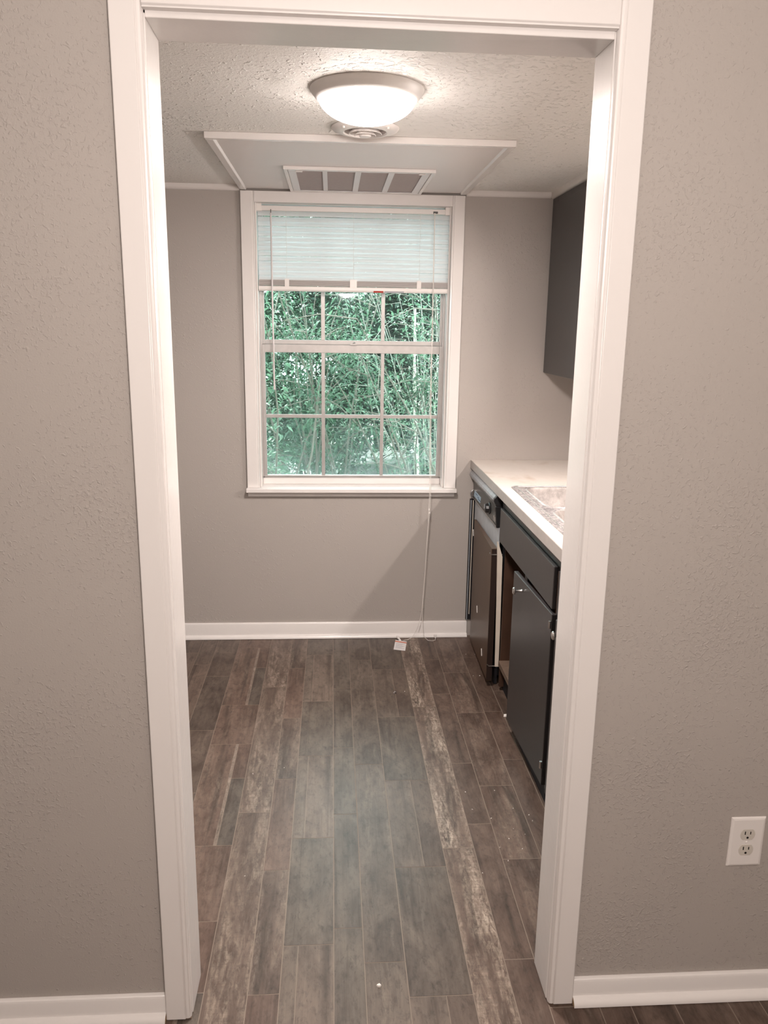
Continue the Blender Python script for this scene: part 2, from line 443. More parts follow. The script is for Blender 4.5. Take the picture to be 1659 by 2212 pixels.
g = MB(); g.box((JL-.019, -.0, .003), (JL, JD+.001, HZ+.012)); build('door_jamb', g, M['trim'], door, .002, 3)
g = MB(); g.box((JR, -.0, .003), (JR+.019, JD+.001, HZ+.012)); build('door_jamb', g, M['trim'], door, .002, 3)
g = MB(); g.hexa([(JL, -.001, HZ+.004), (JR, -.001, HZ-.003), (JR, JD, HZ-.001), (JL, JD, HZ+.001)], [(JL, -.001, HZ+.019), (JR, -.001, HZ+.019), (JR, JD, HZ+.019), (JL, JD, HZ+.019)])
build('door_jamb', g, M['trim'], door, .0015, 2)
# raw bottom ends where the paint stops short of the floor
g = MB(); g.box((.040, -.015, .0005), (.0925, -.001, .004)); g.box((JL-.018, .001, .0005), (JL-.001, JD-.002, .003)); build('jamb_foot', g, M['bottomwood'], door)
g = MB(); g.box((.9145, -.015, .0005), (.9675, -.001, .004)); g.box((JR+.001, .001, .0005), (JR+.018, JD-.002, .003)); build('jamb_foot', g, M['bottomwood'], door)

g = MB(); g.box((.0334, -.0035, .064), (.0371, -.0003, 2.112)); build('gap_shade_strip', g, M['brownedge'], door)  # solid dark strips stand in for the shadowed caulk gap beside the casing
g = MB(); g.box((.9703, -.0030, .064), (.9717, -.0003, 2.112)); build('gap_shade_strip', g, M['brownedge'], door)
# baseboards (2.5" board with quarter-round shoe)
def baseboard(name, x0, x1, yface, h, sgn=1, label=None, ends=True):
    y = lambda d: yface - d
    b = struct_root(name, ((x0+x1)/2, yface, 0), label)
    pr = [(y(0), .001), (y(.012), .001), (y(.012), h-.008), (y(.009), h-.002), (y(.004), h), (y(0), h)]
    g = MB(); g.prism(pr, x0, x1, 'x'); build('board', g, M['trim'], b, .0008, 2, True)
    q = [(y(.012), .001)] + [(y(.012+.018*math.cos(t)), .0015+.017*math.sin(t)) for t in [0, .25, .5, .75, 1.0, 1.25, PI/2]]
    g = MB(); g.loft([[(xx, p[0], p[1]) for p in q] for xx in (x0, x1)], False)
    n = len(q); e = [(x0-.0002, p[0], p[1]) for p in q], [(x1+.0002, p[0], p[1]) for p in q]
    g.add(e[0], [tuple(range(n))], 1); g.add(e[1], [tuple(range(n))], 1)
    build('shoe_molding', g, [M['trim'], M['rawwood']], b, 0, 2, True)
    return b
baseboard('baseboard_left', NL, .0365, 0, .0625, label='white baseboard left of the doorway')
baseboard('baseboard_right', .9712, NR, 0, .0625, label='white baseboard right of the doorway')
baseboard('baseboard_far', KL, 1.092, D, .080, label='white baseboard under the window')

# small trim strips at the ceiling line
def quarter(name, x0, x1, label):
    g = MB(); q = [(D, CZ)] + [(D-.002-.017*math.cos(t), CZ-.024*math.sin(t)-.0) for t in [0, .3, .6, .9, 1.2, PI/2]] + [(D, CZ-.024)]
    g.prism(q, x0, x1, 'x'); struct(name, g, M['trim'], label, smooth=True)
quarter('trim_1', KL, .0035, 'white ceiling strip left of the window')
quarter('trim_2', 1.0135, 1.40, 'white ceiling strip right of the window')
g = MB(); q = [(1.412, CZ)] + [(1.410-.012*math.cos(t), CZ-.026*math.sin(t)) for t in [0, .3, .6, .9, 1.2, PI/2]] + [(1.414, CZ-.026)]
g.prism(q, 1.60, D-.001, 'y'); struct('trim_3', g, M['ceilsmooth'], 'pale caulk strip above the wall cabinet', smooth=True)

# ------------------------------------------------------------------ WINDOW
win = struct_root('window_1', (.508, D, .77), 'white cased aluminium window with three panes across')
YC = D - .019
def wcas(xo, xi, s): return [(xo, D), (xo, YC+.002), (xo+.002*s, YC), (xi-.010*s, YC), (xi-.008*s, YC+.0025), (xi-.002*s, YC+.0015), (xi, YC+.005), (xi, D+.03)]
g = MB(); g.prism(wcas(.0055, .0655, 1), .7705, 2.1065, 'z'); build('casing', g, M['trim'], win, .0008, 2, True)
g = MB(); g.prism(wcas(1.0085, .9515, -1), .7705, 2.1065, 'z'); build('casing', g, M['trim'], win, .0008, 2, True)
g = MB(); g.box((.0033, D-.004, .771), (.0054, D-.0003, 2.105)); build('gap_shade_strip', g, M['brownedge'], win)  # dark strips again: shadow line along the window casing put into colour
g = MB(); g.box((1.0086, D-.004, .771), (1.0098, D-.0003, 2.105)); build('gap_shade_strip', g, M['brownedge'], win)
g = MB(); g.box((.0655, YC, 2.060), (.9515, D+.03, 2.1065)); build('casing', g, M['trim'], win, .0015, 2)
g = MB(); g.box((WX0, D+.002, .771), (WX0+.006, D+.137, 2.06)); g.box((WX1-.006, D+.002, .771), (WX1, D+.137, 2.06)); g.box((WX0, D+.03, 2.058), (WX1, D+.137, 2.068)); build('jamb_lining', g, M['trim'], win)
g = MB(); g.box((.0015, D-.045, .7505), (1.012, D-.0005, .7700)); g.box((WX0+.001, D-.0005, .7515), (WX1-.001, D+.137, .7700)); build('window_sill', g, M['trim'], win, .003, 3)
g = MB(); g.box((.008, YC, .728), (1.0035, D-.0005, .7503)); build('apron', g, M['trim'], win, .002, 2)
g = MB(); g.box((.0745, D+.078, .7702), (.942, D+.10, .803)); build('sill_stop', g, M['trim'], win, .002, 2)
# aluminium frame around the sashes
g = MB()
g.box((.0741, D+.074, .803), (.083, D+.13, 2.058)); g.box((.934, D+.074, .803), (.9429, D+.13, 2.058)); g.box((.0741, D+.074, .803), (.9429, D+.13, .809)); g.box((.0741, D+.076, 2.050), (.9429, D+.13, 2.058))
build('window_frame', g, M['alum'], win, .001, 2)
def sash(y0, y1, z0, z1, zb, zt, xs, xm, zm, off):
    g = MB()
    g.box((xs[0], y0, z0), (xs[0]+.013, y1, z1)); g.box((xs[1]-.013, y0, z0), (xs[1], y1, z1))
    g.box((xs[0]+.013, y0, z0), (xs[1]-.013, y1, zb)); g.box((xs[0]+.013, y0, zt), (xs[1]-.013, y1, z1))
    g.box((xs[0], y0-.004, z0+.003), (xs[1], y0, z0+.0055))
    s = build('sash', g, M['alum'], win, .0012, 2)
    mu = MB()
    for a_, b_ in xm: mu.box((a_, y0+.001, zb), (b_, y1-.006, zt))
    for a_, b_ in zm:
        px = [xs[0]+.013] + [q for p in xm for q in p] + [xs[1]-.013]
        for q in range(0, len(px), 2): mu.box((px[q], y0+.0015, a_), (px[q+1], y1-.006, b_))
    build('muntin', mu, M['alum'], s, .0008, 2)
    gl = MB(); gl.box((xs[0]+.012, y1-.0095, zb-.002), (xs[1]-.012, y1-.0065, zt+.002)); pane = build('glass_pane', gl, M['glass'], s)
    return s
lower = sash(D+.070, D+.088, .809, 1.442, .8165, 1.405, (.0815, .9345), [(.3595, .376), (.643, .659)], [(1.0965, 1.113)], 0)
upper = sash(D+.092, D+.110, 1.440, 2.050, 1.4635, 2.040, (.080, .936), [(.3585, .3765), (.6425, .660)], [(1.757, 1.773)], 1)
g = MB(); g.box((.496, D+.058, 1.4425), (.526, D+.074, 1.447)); g.tube([(.511, D+.066, 1.447), (.511, D+.066, 1.453), (.520, D+.058, 1.455)], .003, 8); build('sash_lock', g, M['alum'], win, .0005)

# ------------------------------------------------------------------ MINI BLIND
bl = thing('mini_blind', 'white mini blind pulled halfway up in the kitchen window', 'window blind', (.512, D+.02, 2.06))
YB = D + .022
g = MB(); g.box((.0745, YB-.012, 2.0285), (.9425, YB+.014, 2.0495)); build('headrail', g, M['plastic'], bl, .0015, 2)
for xa, xb in ((.0735, .0955), (.9235, .9455)):
    g = MB(); g.box((xa, YB-.0145, 2.026), (xb, YB+.018, 2.0595)); build('end_bracket', g, M['plastic'], bl, .002, 2)
g = MB(); rs = random.Random(2)
nsl = 14; z = 2.0205; pitch = .0212
for k in range(nsl):
    zc = 2.016 - k*pitch; dz = rs.uniform(-.0006, .0006); tl = rs.uniform(-.0009, .0009)
    ring = []
    for xx, q in ((.0785, dz+tl), (.9445, dz-tl)):
        top = []; bot = []
        for s_ in range(6):
            u = -.5 + s_/5; h = .0218*u; yy = YB + .0095*u + .0030*(1-4*u*u)*-1
            top.append((xx, yy-.0004, zc+h+q)); bot.append((xx, yy+.0004, zc+h+q))
        ring.append(top + bot[::-1])
    g.loft(ring)
build('slats', g, M['slat'], bl)
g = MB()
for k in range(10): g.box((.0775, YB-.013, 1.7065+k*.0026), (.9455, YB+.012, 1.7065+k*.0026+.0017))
build('slat_stack', g, M['shaded_stack'], bl)
g = MB(); g.prism([(YB-.011, 1.683), (YB-.0145, 1.690), (YB-.0145, 1.702), (YB-.012, 1.7045), (YB+.012, 1.7045), (YB+.013, 1.69), (YB+.011, 1.682)], .0765, .947, 'x'); rail = build('bottom_rail', g, M['plastic'], bl, .001, 2)
yl = YB - .0152
g = MB(); g.add([(.601, YB-.0122, 1.6815), (.646, YB-.0122, 1.6815), (.646, YB-.0150, 1.6895), (.601, YB-.0150, 1.6895)], [(0,1,2,3)])
st = build('warning_sticker', g, M['red'], rail); st['label'] = 'red warning sticker'
g = MB(); g.add([(.652, YB-.0125, 1.6820), (.741, YB-.0125, 1.6820), (.741, YB-.0150, 1.6892), (.652, YB-.0150, 1.6892)], [(0,1,2,3)])
build('text_sticker', g, M['greyink'], rail)
for xx in (.205, .508, .810):
    g = MB(); g.tube([(xx, YB-.0145, 2.03), (xx, YB-.0145, 1.705)], .0006, 5); g.tube([(xx, YB+.013, 2.03), (xx, YB+.013, 1.705)], .0006, 5); build('ladder_cord', g, M['cordm'], bl)
    g = MB(); w_ = .010 if xx != .508 else .016
    g.box((xx-w_, YB-.0158, 1.7005), (xx+w_, YB-.0140, 1.737)); g.box((xx-w_*.7, YB-.0165, 1.705), (xx+w_*.5, YB-.0155, 1.732)); build('tape_clip', g, M['plastic'], bl, .001, 2)
g = MB(); g.tube([(.1375, YB-.016, 2.033), (.1375, YB-.019, 2.018)], .0022, 6); build('wand_hook', g, M['greyplastic'], bl)
g = MB(); g.tube([(.1375, YB-.020, 2.018), (.1385, YB-.020, 1.7), (.1408, YB-.020, 1.255)], .0042, 6); g.tube([(.1408, YB-.020, 1.256), (.1408, YB-.020, 1.236)], [.0042, .0052], 6); build('tilt_wand', g, M['clear'], bl)
g = MB(); g.box((.868, YB-.0135, 2.031), (.889, YB-.0118, 2.0405)); build('cord_lock', g, M['greyplastic'], bl, .0005)
YK = D - .055
g = MB()
g.tube([(.8735, YB-.016, 2.033), (.8745, YB-.018, 1.72), (.8760, YB-.019, 1.20), (.8770, D-.050, .80), (.8780, YK, .74), (.8742, YK, .60), (.8700, YK, .48), (.8655, D-.05, .33), (.859, D-.045, .20), (.853, D-.045, .12), (.838, D-.045, .06), (.812, D-.048, .012), (.790, D-.060, .004), (.765, D-.072, .004)], .0013, 6)
g.tube([(.8755, YB-.016, 2.033), (.8775, YB-.018, 1.72), (.8800, YB-.019, 1.20), (.8830, D-.050, .80), (.8835, YK, .73), (.8782, YK, .60), (.8712, YK, .48), (.8663, D-.05, .33), (.861, D-.045, .20), (.8610, D-.045, .12), (.866, D-.045, .06), (.872, D-.048, .012), (.889, D-.075, .004), (.910, D-.080, .004), (.926, D-.070, .004), (.929, D-.048, .006)], .0013, 6)
build('lift_cord', g, M['cordm'], bl, 0, 2, True)
g = MB()
for zz, xx in ((.672, .8768), (.655, .8806)): g.lathe([(.0008, .006), (.003, .004), (.0035, -.004), (.001, -.006)], (xx, YK, zz), 10)
build('cord_stop', g, M['plastic'], bl, 0, 2, True)
for a_, b_ in (((.735, D-.030, .010), (.752, D-.075, .004)), ((.927, D-.036, .020), (.930, D-.050, .004))):
    g = MB(); A = Vector(a_); B = Vector(b_)
    g.tube([B, B.lerp(A, .15), B.lerp(A, .8), A], [.0015, .0035, .0065, .004], 10); build('cord_tassel', g, M['plastic'], bl, 0, 2, True)
tg = MB(); tp = [(.726, D-.058), (.781, D-.082), (.763, D-.196), (.708, D-.178)]
tg.hexa([(p[0], p[1], .0015) for p in tp], [(p[0], p[1], .0023) for p in tp])
tagp = build('warning_tag', tg, M['paper'], bl); tagp['label'] = 'white paper cord tag with orange band'
def on_tag(u0, u1, v0, v1, z=.0026):
    A, B, C_, D_ = [Vector((p[0], p[1], z)) for p in tp]
    q = lambda u, v: A.lerp(B, u).lerp(D_.lerp(C_, u), v)
    return [q(u0, v0), q(u1, v0), q(u1, v1), q(u0, v1)]
g = MB(); g.add(on_tag(0, 1, .10, .20), [(0,1,2,3)]); build('tag_band', g, M['orange'], tagp)
g = MB()
for k in range(7): g.add(on_tag(.12, .86 - .1*(k % 3), .30+k*.085, .325+k*.085), [(0,1,2,3)])
build('tag_print', g, M['greyink'], tagp)

# ------------------------------------------------------------------ CEILING FITTINGS
lx, ly = .5025, .718
cl = thing('ceiling_light', 'round white flush-mount ceiling light, switched on', 'ceiling light', (lx, ly, CZ))
g = MB(); g.lathe([(.02, 0), (.1465, 0), (.148, -.002), (.147, -.006), (.141, -.014), (.134, -.022), (.129, -.027), (.124, -.028), (.122, -.024), (.02, -.022)], (lx, ly, CZ), 72); build('base_ring', g, M['fixture'], cl, 0, 2, True)
g = MB(); pr = []
for k in range(13):
    t_ = k/12*PI/2; pr.append((.1245*math.cos(t_)+.0005, -.0275-.056*math.sin(t_)**1.15))
g.lathe([(.10, -.0265)] + pr, (lx, ly, CZ), 72); build('glass_dome', g, M['glow'], cl, 0, 2, True)
vx, vy = .5135, 1.122
cv = thing('ceiling_vent', 'round white ceiling air vent with concentric rings behind the lit lamp', 'air vent', (vx, vy, CZ))
g = MB(); g.lathe([(.066, -.001), (.103, -.001), (.105, -.004), (.100, -.010), (.080, -.016), (.068, -.0175), (.064, -.014)], (vx, vy, CZ), 64, close=True); build('flange', g, M['plastic'], cv, 0, 2, True)
g = MB(); g.lathe([(.001, -.001), (.068, -.001), (.068, -.003), (.001, -.003)], (vx, vy, CZ), 48); build('throat', g, M['filter'], cv)
for r_, h_ in ((.050, -.022), (.032, -.026)):
    g = MB(); g.lathe([(r_-.014, h_+.014), (r_-.002, h_+.003), (r_, h_), (r_+.0015, h_+.001), (r_, h_+.004), (r_-.012, h_+.016)], (vx, vy, CZ), 56, close=True); build('cone_ring', g, M['plastic'], cv, 0, 2, True)
g = MB(); g.lathe([(.0005, -.012), (.016, -.018), (.019, -.026), (.016, -.029), (.0005, -.030)], (vx, vy, CZ), 40); build('centre_cap', g, M['plastic'], cv, 0, 2, True)
for a_ in (math.radians(222), math.radians(318)):
    g = MB(); g.lathe([(.0004, -.0185), (.0035, -.018), (.0045, -.012)], (vx+.090*math.cos(a_), vy+.090*math.sin(a_), CZ), 12); build('screw', g, M['chip'], cv, 0, 2, True)

PX0, PX1, PY0, PZ = .0045, 1.012, 1.236, 2.109
ap = thing('ceiling_access_panel', 'large flat white ceiling panel with trim edges, meeting the window head', 'ceiling panel', (.508, 1.75, CZ))
g = MB(); g.box((PX0+.012, PY0+.012, PZ+.006), (PX1-.012, YC-.001, CZ-.0005)); build('board', g, trim_mat('white_panel_paint', (.74,.70,.68), .38), ap)
g = MB(); g.box((PX0, PY0, PZ), (PX1, PY0+.022, CZ-.0004)); build('edge_trim', g, M['trim'], ap, .002, 2)
for s_, x0_ in ((1, PX0), (-1, PX1)):
    g = MB(); g.prism([(x0_, CZ-.0004), (x0_, PZ+.003), (x0_+.002*s_, PZ), (x0_+.026*s_, PZ-.001), (x0_+.032*s_, PZ+.006), (x0_+.032*s_, CZ-.0004)], PY0+.0225, YC-.0012, 'y'); build('edge_trim', g, M['trim'], ap, .001, 2)
gx0, gx1, gy0, gy1 = .2275, .8055, 1.690, 2.232
gr = thing('return_air_grille', 'white return-air filter grille in the ceiling panel in front of the window', 'air grille', (.5165, 1.96, PZ))
GZ = PZ + .006
g = MB(); g.box((gx0, gy0, GZ-.013), (gx1, gy0+.014, GZ-.0003)); g.box((gx0, gy0+.0142, GZ-.011), (gx0+.014, gy1, GZ-.0003)); g.box((gx1-.014, gy0+.0142, GZ-.011), (gx1, gy1, GZ-.0003)); g.box((gx0+.0142, gy1-.014, GZ-.011), (gx1-.0142, gy1, GZ-.0003)); build('frame', g, M['trim'], gr, .0015, 2)
g = MB()
xs = [gx0+.0155, gx0+.045, .3735, .3925, .500, .5235, .6285, .6525, gx1-.045, gx1-.0155]
for q in range(0, 10, 2): g.box((xs[q], gy0+.052, GZ-.0088), (xs[q+1], gy1-.030, GZ-.0062))
g.box((xs[0], gy0+.017, GZ-.0088), (xs[9], gy0+.0518, GZ-.0062)); g.box((xs[0], gy1-.0298, GZ-.0088), (xs[9], gy1-.017, GZ-.0062)); build('face_bars', g, trim_mat('white_grille_enamel', (.74,.72,.72), .4), gr, .0008, 2)
g = MB(); g.box((gx0+.016, gy0+.018, GZ-.0055), (gx1-.016, gy1-.018, GZ-.001)); build('filter', g, M['filter'], gr)
for xx in (.272, .745):
    g = MB(); g.box((xx, gy0+.040, GZ-.013), (xx+.026, gy0+.056, GZ-.0089)); build('latch_clip', g, M['plastic'], gr, .001, 2)

# ------------------------------------------------------------------ WALL CABINET
uc = thing('wall_cabinet', 'dark charcoal wall cabinet hung at the ceiling right of the window', 'kitchen cabinet', (1.56, 1.93, 1.33))
UZ0, UZ1 = 1.329, 2.1035
g = MB(); g.box((1.430, 1.605, UZ0), (KR-.001, D-.002, UZ1)); build('body', g, M['dark'], uc, .001, 1)
g = MB(); g.box((1.412, 2.168, UZ0), (1.430, D-.002, UZ1)); g.box((1.412, 1.605, UZ0), (1.430, 1.632, UZ1)); g.box((1.412, 1.632, 2.055), (1.430, 2.168, UZ1)); g.box((1.412, 1.632, UZ0), (1.430, 2.168, UZ0+.03)); build('face_frame', g, M['dark'], uc, .001, 1)
g = MB(); g.box((1.394, 1.620, UZ0+.003), (1.4105, 2.172, 2.071)); ud = build('door', g, M['dark'], uc, .002, 2)
g = MB(); g.tube([(1.401, 2.178, 1.42), (1.401, 2.178, 1.375)], .0042, 10); build('hinge', g, M['dark'], ud)
g = MB(); g.tube([(1.401, 2.178, 2.02), (1.401, 2.178, 1.975)], .0042, 10); build('hinge', g, M['dark'], ud)

# ------------------------------------------------------------------ COUNTERTOP and SINK
KX, KT, KB = 1.081, .907, .869
SX0, SX1, SY0, SY1 = 1.131, 1.672, .770, 1.602          # sink rim
hx0, hx1, hy0, hy1 = SX0+.014, SX1-.014, SY0+.014, SY1-.014
ct = thing('countertop', 'pale stained laminate countertop along the right kitchen wall', 'countertop', (1.40, 1.2, KB))
g = MB()
for a_, b_ in (((KX+.0025, .115), (hx0, D-.001)), ((hx1, .115), (KR-.001, D-.001)), ((hx0, .115), (hx1, hy0)), ((hx0, hy1), (hx1, D-.001))):
    g.box((a_[0], a_[1], KB), (b_[0], b_[1], KT))
build('slab', g, M['laminate'], ct)
g = MB(); g.box((KX, .115, KB-.0005), (KX+.0017, D-.001, KT-.0006)); build('front_edge', g, M['lamedge'], ct)
sk = thing('kitchen_sink', 'dull stainless double-bowl sink set in the pale countertop', 'sink', (1.40, 1.19, KT))
def rrect(x0, x1, y0, y1, r, z, n=6):
    pts = []
    for cx, cy, a0 in ((x1-r, y1-r, 0), (x0+r, y1-r, PI/2), (x0+r, y0+r, PI), (x1-r, y0+r, 3*PI/2)):
        for k in range(n+1):
            a_ = a0 + PI/2*k/n; pts.append((cx + r*math.cos(a_), cy + r*math.sin(a_), z))
    return pts
ZR = KT + .004
yd = 1.175
bowls = ((SX0+.050, SX1-.085, SY0+.045, yd-.020), (SX0+.050, SX1-.085, yd+.020, SY1-.045))
g = MB()
for q, (bx0, bx1, by0, by1) in enumerate(bowls):
    inner = rrect(bx0-.008, bx1+.008, by0-.008, by1+.008, .062, ZR)
    ya, yb = (SY0, yd) if q == 0 else (yd, SY1)
    n = 6; outer = []
    cor = [(SX1, yb), (SX0, yb), (SX0, ya), (SX1, ya)]
    for c_ in range(4):
        rr = .03 if (c_ in (0, 1)) == (q == 1) else 0.0
        cx = cor[c_][0] + (-rr if c_ in (0, 3) else rr); cy = cor[c_][1] + (-rr if c_ in (0, 1) else rr)
        for k in range(n+1):
            a_ = PI/2*c_ + PI/2*k/n; outer.append((cx + rr*math.cos(a_), cy + rr*math.sin(a_), ZR-.001))
    g.loft([outer, inner], False)
    low = [(p[0], p[1], KT+.0004) for p in outer]; g.loft([low, outer], False)
build('rim', g, M['sinkrim'], sk, 0, 2, True)
g = MB(); g.tube([(SX0+.020, SY0+.03, ZR), (SX0+.020, SY1-.03, ZR)], .0022, 8); g.tube([(SX0+.03, SY1-.018, ZR), (SX1-.03, SY1-.018, ZR)], .0022, 8); build('rim_ridge', g, M['sink'], sk, 0, 2, True)
for (bx0, bx1, by0, by1) in bowls:
    g = MB()
    lo = [rrect(bx0-.008, bx1+.008, by0-.008, by1+.008, .062, ZR), rrect(bx0-.004, bx1+.004, by0-.004, by1+.004, .06, ZR+.003), rrect(bx0, bx1, by0, by1, .058, ZR+.001), rrect(bx0+.004, bx1-.004, by0+.004, by1-.004, .056, ZR-.012), rrect(bx0+.014, bx1-.014, by0+.014, by1-.014, .06, .770), rrect(bx0+.030, bx1-.030, by0+.030, by1-.030, .06, .752)]
    g.loft(lo, False); n_ = len(lo[0]); g.add(lo[-1], [tuple(range(n_))])
    b_ = build('bowl', g, M['sink'], sk, 0, 2, True)
    g = MB(); g.lathe([(.001, .0005), (.030, .001), (.042, .002), (.044, .0005)], ((bx0+bx1)/2, (by0+by1)/2, .752), 32); build('drain', g, M['chrome'], b_, 0, 2, True)

# ------------------------------------------------------------------ DISHWASHER
dw = thing('dishwasher', 'old brown dishwasher with loose door panel between far wall and sink cabinet', 'dishwasher', (1.35, 1.95, 0))
Y0d, Y1d = 1.652, 2.246
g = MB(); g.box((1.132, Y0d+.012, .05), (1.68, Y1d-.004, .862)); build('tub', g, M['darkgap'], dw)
g = MB(); g.box((1.112, 2.226, .085), (1.131, 2.238, .73)); build('side_post', g, M['greysteel'], dw, .001)
g = MB(); g.box((1.0845, 2.2465, .09), (1.1115, 2.2545, .715)); build('side_gap_shade', g, M['darkgap'], dw)  # solid black strip stands in for the shaded gap at the wall
g = MB(); g.box((1.0875, 2.2405, .09), (1.0908, 2.2463, .71)); build('side_post', g, M['greysteel'], dw)
g = MB(); g.box((1.0985, 2.2405, .12), (1.1020, 2.2463, .71)); build('side_post', g, M['cream'], dw)
g = MB()
def hprof(y, dx): return [(1.116, y, .864), (1.094+dx, y, .862), (1.078+dx, y, .846), (1.077+dx, y, .836), (1.084+dx, y, .822), (1.098+dx, y, .812), (1.116, y, .810)]
g.loft([hprof(Y0d+.014, .001), hprof(Y1d, 0)]); h_ = build('handle_bar', g, M['handle'], dw, .0015, 2)
g = MB(); g.loft([[(p[0]-.0008 if p[0] < 1.11 else p[0], p[1], p[2]) for p in hprof(Y0d-.004, .001)], hprof(Y0d+.0138, .001)]); build('end_cap', g, M['blackplastic'], h_, .003, 3)
g = MB(); g.box((1.0975, Y0d+.036, .726), (1.131, Y1d-.002, .808)); cp = build('control_panel', g, M['greyplastic'], dw, .0015, 2)
g = MB(); g.hexa([(1.094, Y0d+.002, .718), (1.13, Y0d+.002, .718), (1.13, Y0d+.036, .726), (1.0965, Y0d+.036, .726)], [(1.085, Y0d-.004, .812), (1.13, Y0d-.004, .812), (1.13, Y0d+.0358, .812), (1.089, Y0d+.0358, .812)]); build('end_trim', g, M['blackplastic'], cp, .003, 3)
g = MB(); g.box((1.095, Y0d+.036, .7225), (1.131, Y1d-.002, .7255)); build('chrome_trim', g, M['chrome'], cp, .0006)
g = MB(); g.lathe([(.026, .0005), (.028, -.004), (.022, -.007), (.0195, -.020), (.016, -.023), (.001, -.023)], (1.097, 1.822, .767), 10, 'x'); dl = build('cycle_dial', g, M['blackplastic'], cp, .001, 2)
g = MB(); g.box((1.0725, 1.8195, .765), (1.0738, 1.8245, .784)); build('pointer', g, M['greysteel'], dl)
g = MB(); g.add([(1.0972, 2.222, .736), (1.0972, 2.050, .736), (1.0972, 2.034, .768), (1.0972, 2.200, .768)], [(0,1,2,3)]); sl = build('instruction_sticker', g, M['bluelabel'], cp)
g = MB()
for yq, zq, wq in ((2.17, .756, .05), (2.12, .750, .035), (2.10, .744, .06)): g.add([(1.0969, yq, zq), (1.0969, yq-wq, zq), (1.0969, yq-wq, zq+.0045), (1.0969, yq, zq+.0045)], [(0,1,2,3)])
build('sticker_print', g, M['darkblue'], sl)
g = MB(); g.tube([(1.096, 2.238, .762), (1.088, 2.236, .756), (1.085, 2.234, .742), (1.089, 2.234, .728), (1.096, 2.236, .724)], .004, 8); build('latch_loop', g, M['chrome'], cp, 0, 2, True)
g = MB()
for k in range(2): g.box((1.0955, 1.715-.022*k, .735), (1.0975, 1.727-.022*k, .757))
build('push_button', g, M['chrome'], cp, .001)
g = MB(); g.box((1.106, Y0d+.002, .60), (1.1119, Y1d-.020, .7222)); build('steel_panel', g, M['greysteel'], dw, .001)
g = MB(); g.hexa([(1.082, Y0d+.001, .030), (1.105, Y0d+.001, .030), (1.1055, 2.160, .018), (1.095, 2.160, .018)], [(1.0785, Y0d+.001, .630), (1.1045, Y0d+.001, .630), (1.1055, 2.172, .630), (1.0960, 2.172, .630)])
dp = build('door_panel', g, [M['brownpanel']], dw, .0015, 2)
g = MB(); g.box((1.080, Y0d-.001, .034), (1.1045, Y0d+.0007, .628)); build('panel_edge', g, M['brownedge'], dp)
for zz, x0_, x1_ in ((.605, 1.0705, 1.124), (.102, 1.081, 1.132)):
    g = MB(); g.tube([(x0_, Y0d-.003, zz+.008), (x0_+.008, Y0d-.003, zz), (x0_+.03, Y0d-.003, zz), (x1_, Y0d-.003, zz)], .0022, 6); build('wire_tie', g, M['nickel'], dp, 0, 2, True)
for yy, zz in ((2.155, .585), (1.95, .27), (1.80, .12)):
    g = MB(); g.tube([(1.0895 if yy > 2 else 1.0835, yy, zz), (1.0893 if yy > 2 else 1.0833, yy-.012, zz-.03)], .0016, 5); build('scratch', g, M['chip'], dp)
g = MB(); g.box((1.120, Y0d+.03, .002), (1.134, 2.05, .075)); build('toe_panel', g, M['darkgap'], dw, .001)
g = MB(); g.hexa([(1.110, 1.634, .10), (1.128, 1.634, .10), (1.128, 1.640, .10), (1.110, 1.640, .10)], [(1.098, 1.634, .668), (1.104, 1.634, .668), (1.104, 1.640, .668), (1.098, 1.640, .668)])
g = MB(); g.add([(1.1125,1.634,.105),(1.128,1.634,.105),(1.127,1.634,.28),(1.122,1.634,.60),(1.117,1.634,.615),(1.101,1.634,.665),(1.097,1.634,.665),(1.100,1.634,.60),(1.106,1.634,.40)] + [(1.1125,1.641,.105),(1.128,1.641,.105),(1.127,1.641,.28),(1.122,1.641,.60),(1.117,1.641,.615),(1.101,1.641,.665),(1.097,1.641,.665),(1.100,1.641,.60),(1.106,1.641,.40)],
  [tuple(range(8, -1, -1)), tuple(range(9, 18))] + [(i, (i+1) % 9, 9+(i+1) % 9, 9+i) for i in range(9)])
build('insulation_strip', g, M['cream'], dw)

# ------------------------------------------------------------------ SINK BASE CABINET (far door missing, near door ajar)
sb = thing('sink_base_cabinet', 'charcoal sink cabinet with one door missing and the other ajar', 'kitchen cabinet', (1.40, 1.19, 0))
sy0, sy1 = .752, 1.630
g = MB()
g.box((1.1305, sy1-.016, .02), (1.69, sy1, .866)); g.box((1.1305, sy0, .02), (1.69, sy0+.016, .866)); g.box((1.684, sy0+.016, .02), (1.70, sy1-.016, .866))
build('carcass', g, M['brownwood'], sb)
g = MB(); g.box((1.122, sy0+.016, .120), (1.684, sy1-.016, .142)); build('bottom_shelf', g, M['bottomwood'], sb)
g = MB(); g.box((1.112, sy0, .780), (1.1303, sy1, .866)); g.box((1.112, sy0, .05), (1.1303, sy0+.040, .780)); g.box((1.1125, 1.165, .12), (1.1303, 1.205, .690)); g.box((1.1125, sy0, .680), (1.1303, sy1, .700)); build('face_frame', g, M['dark'], sb, .001)
g = MB(); g.box((1.098, .792, .676), (1.1115, 1.606, .8165)); build('false_drawer_front', g, M['dark'], sb, .0025, 2)
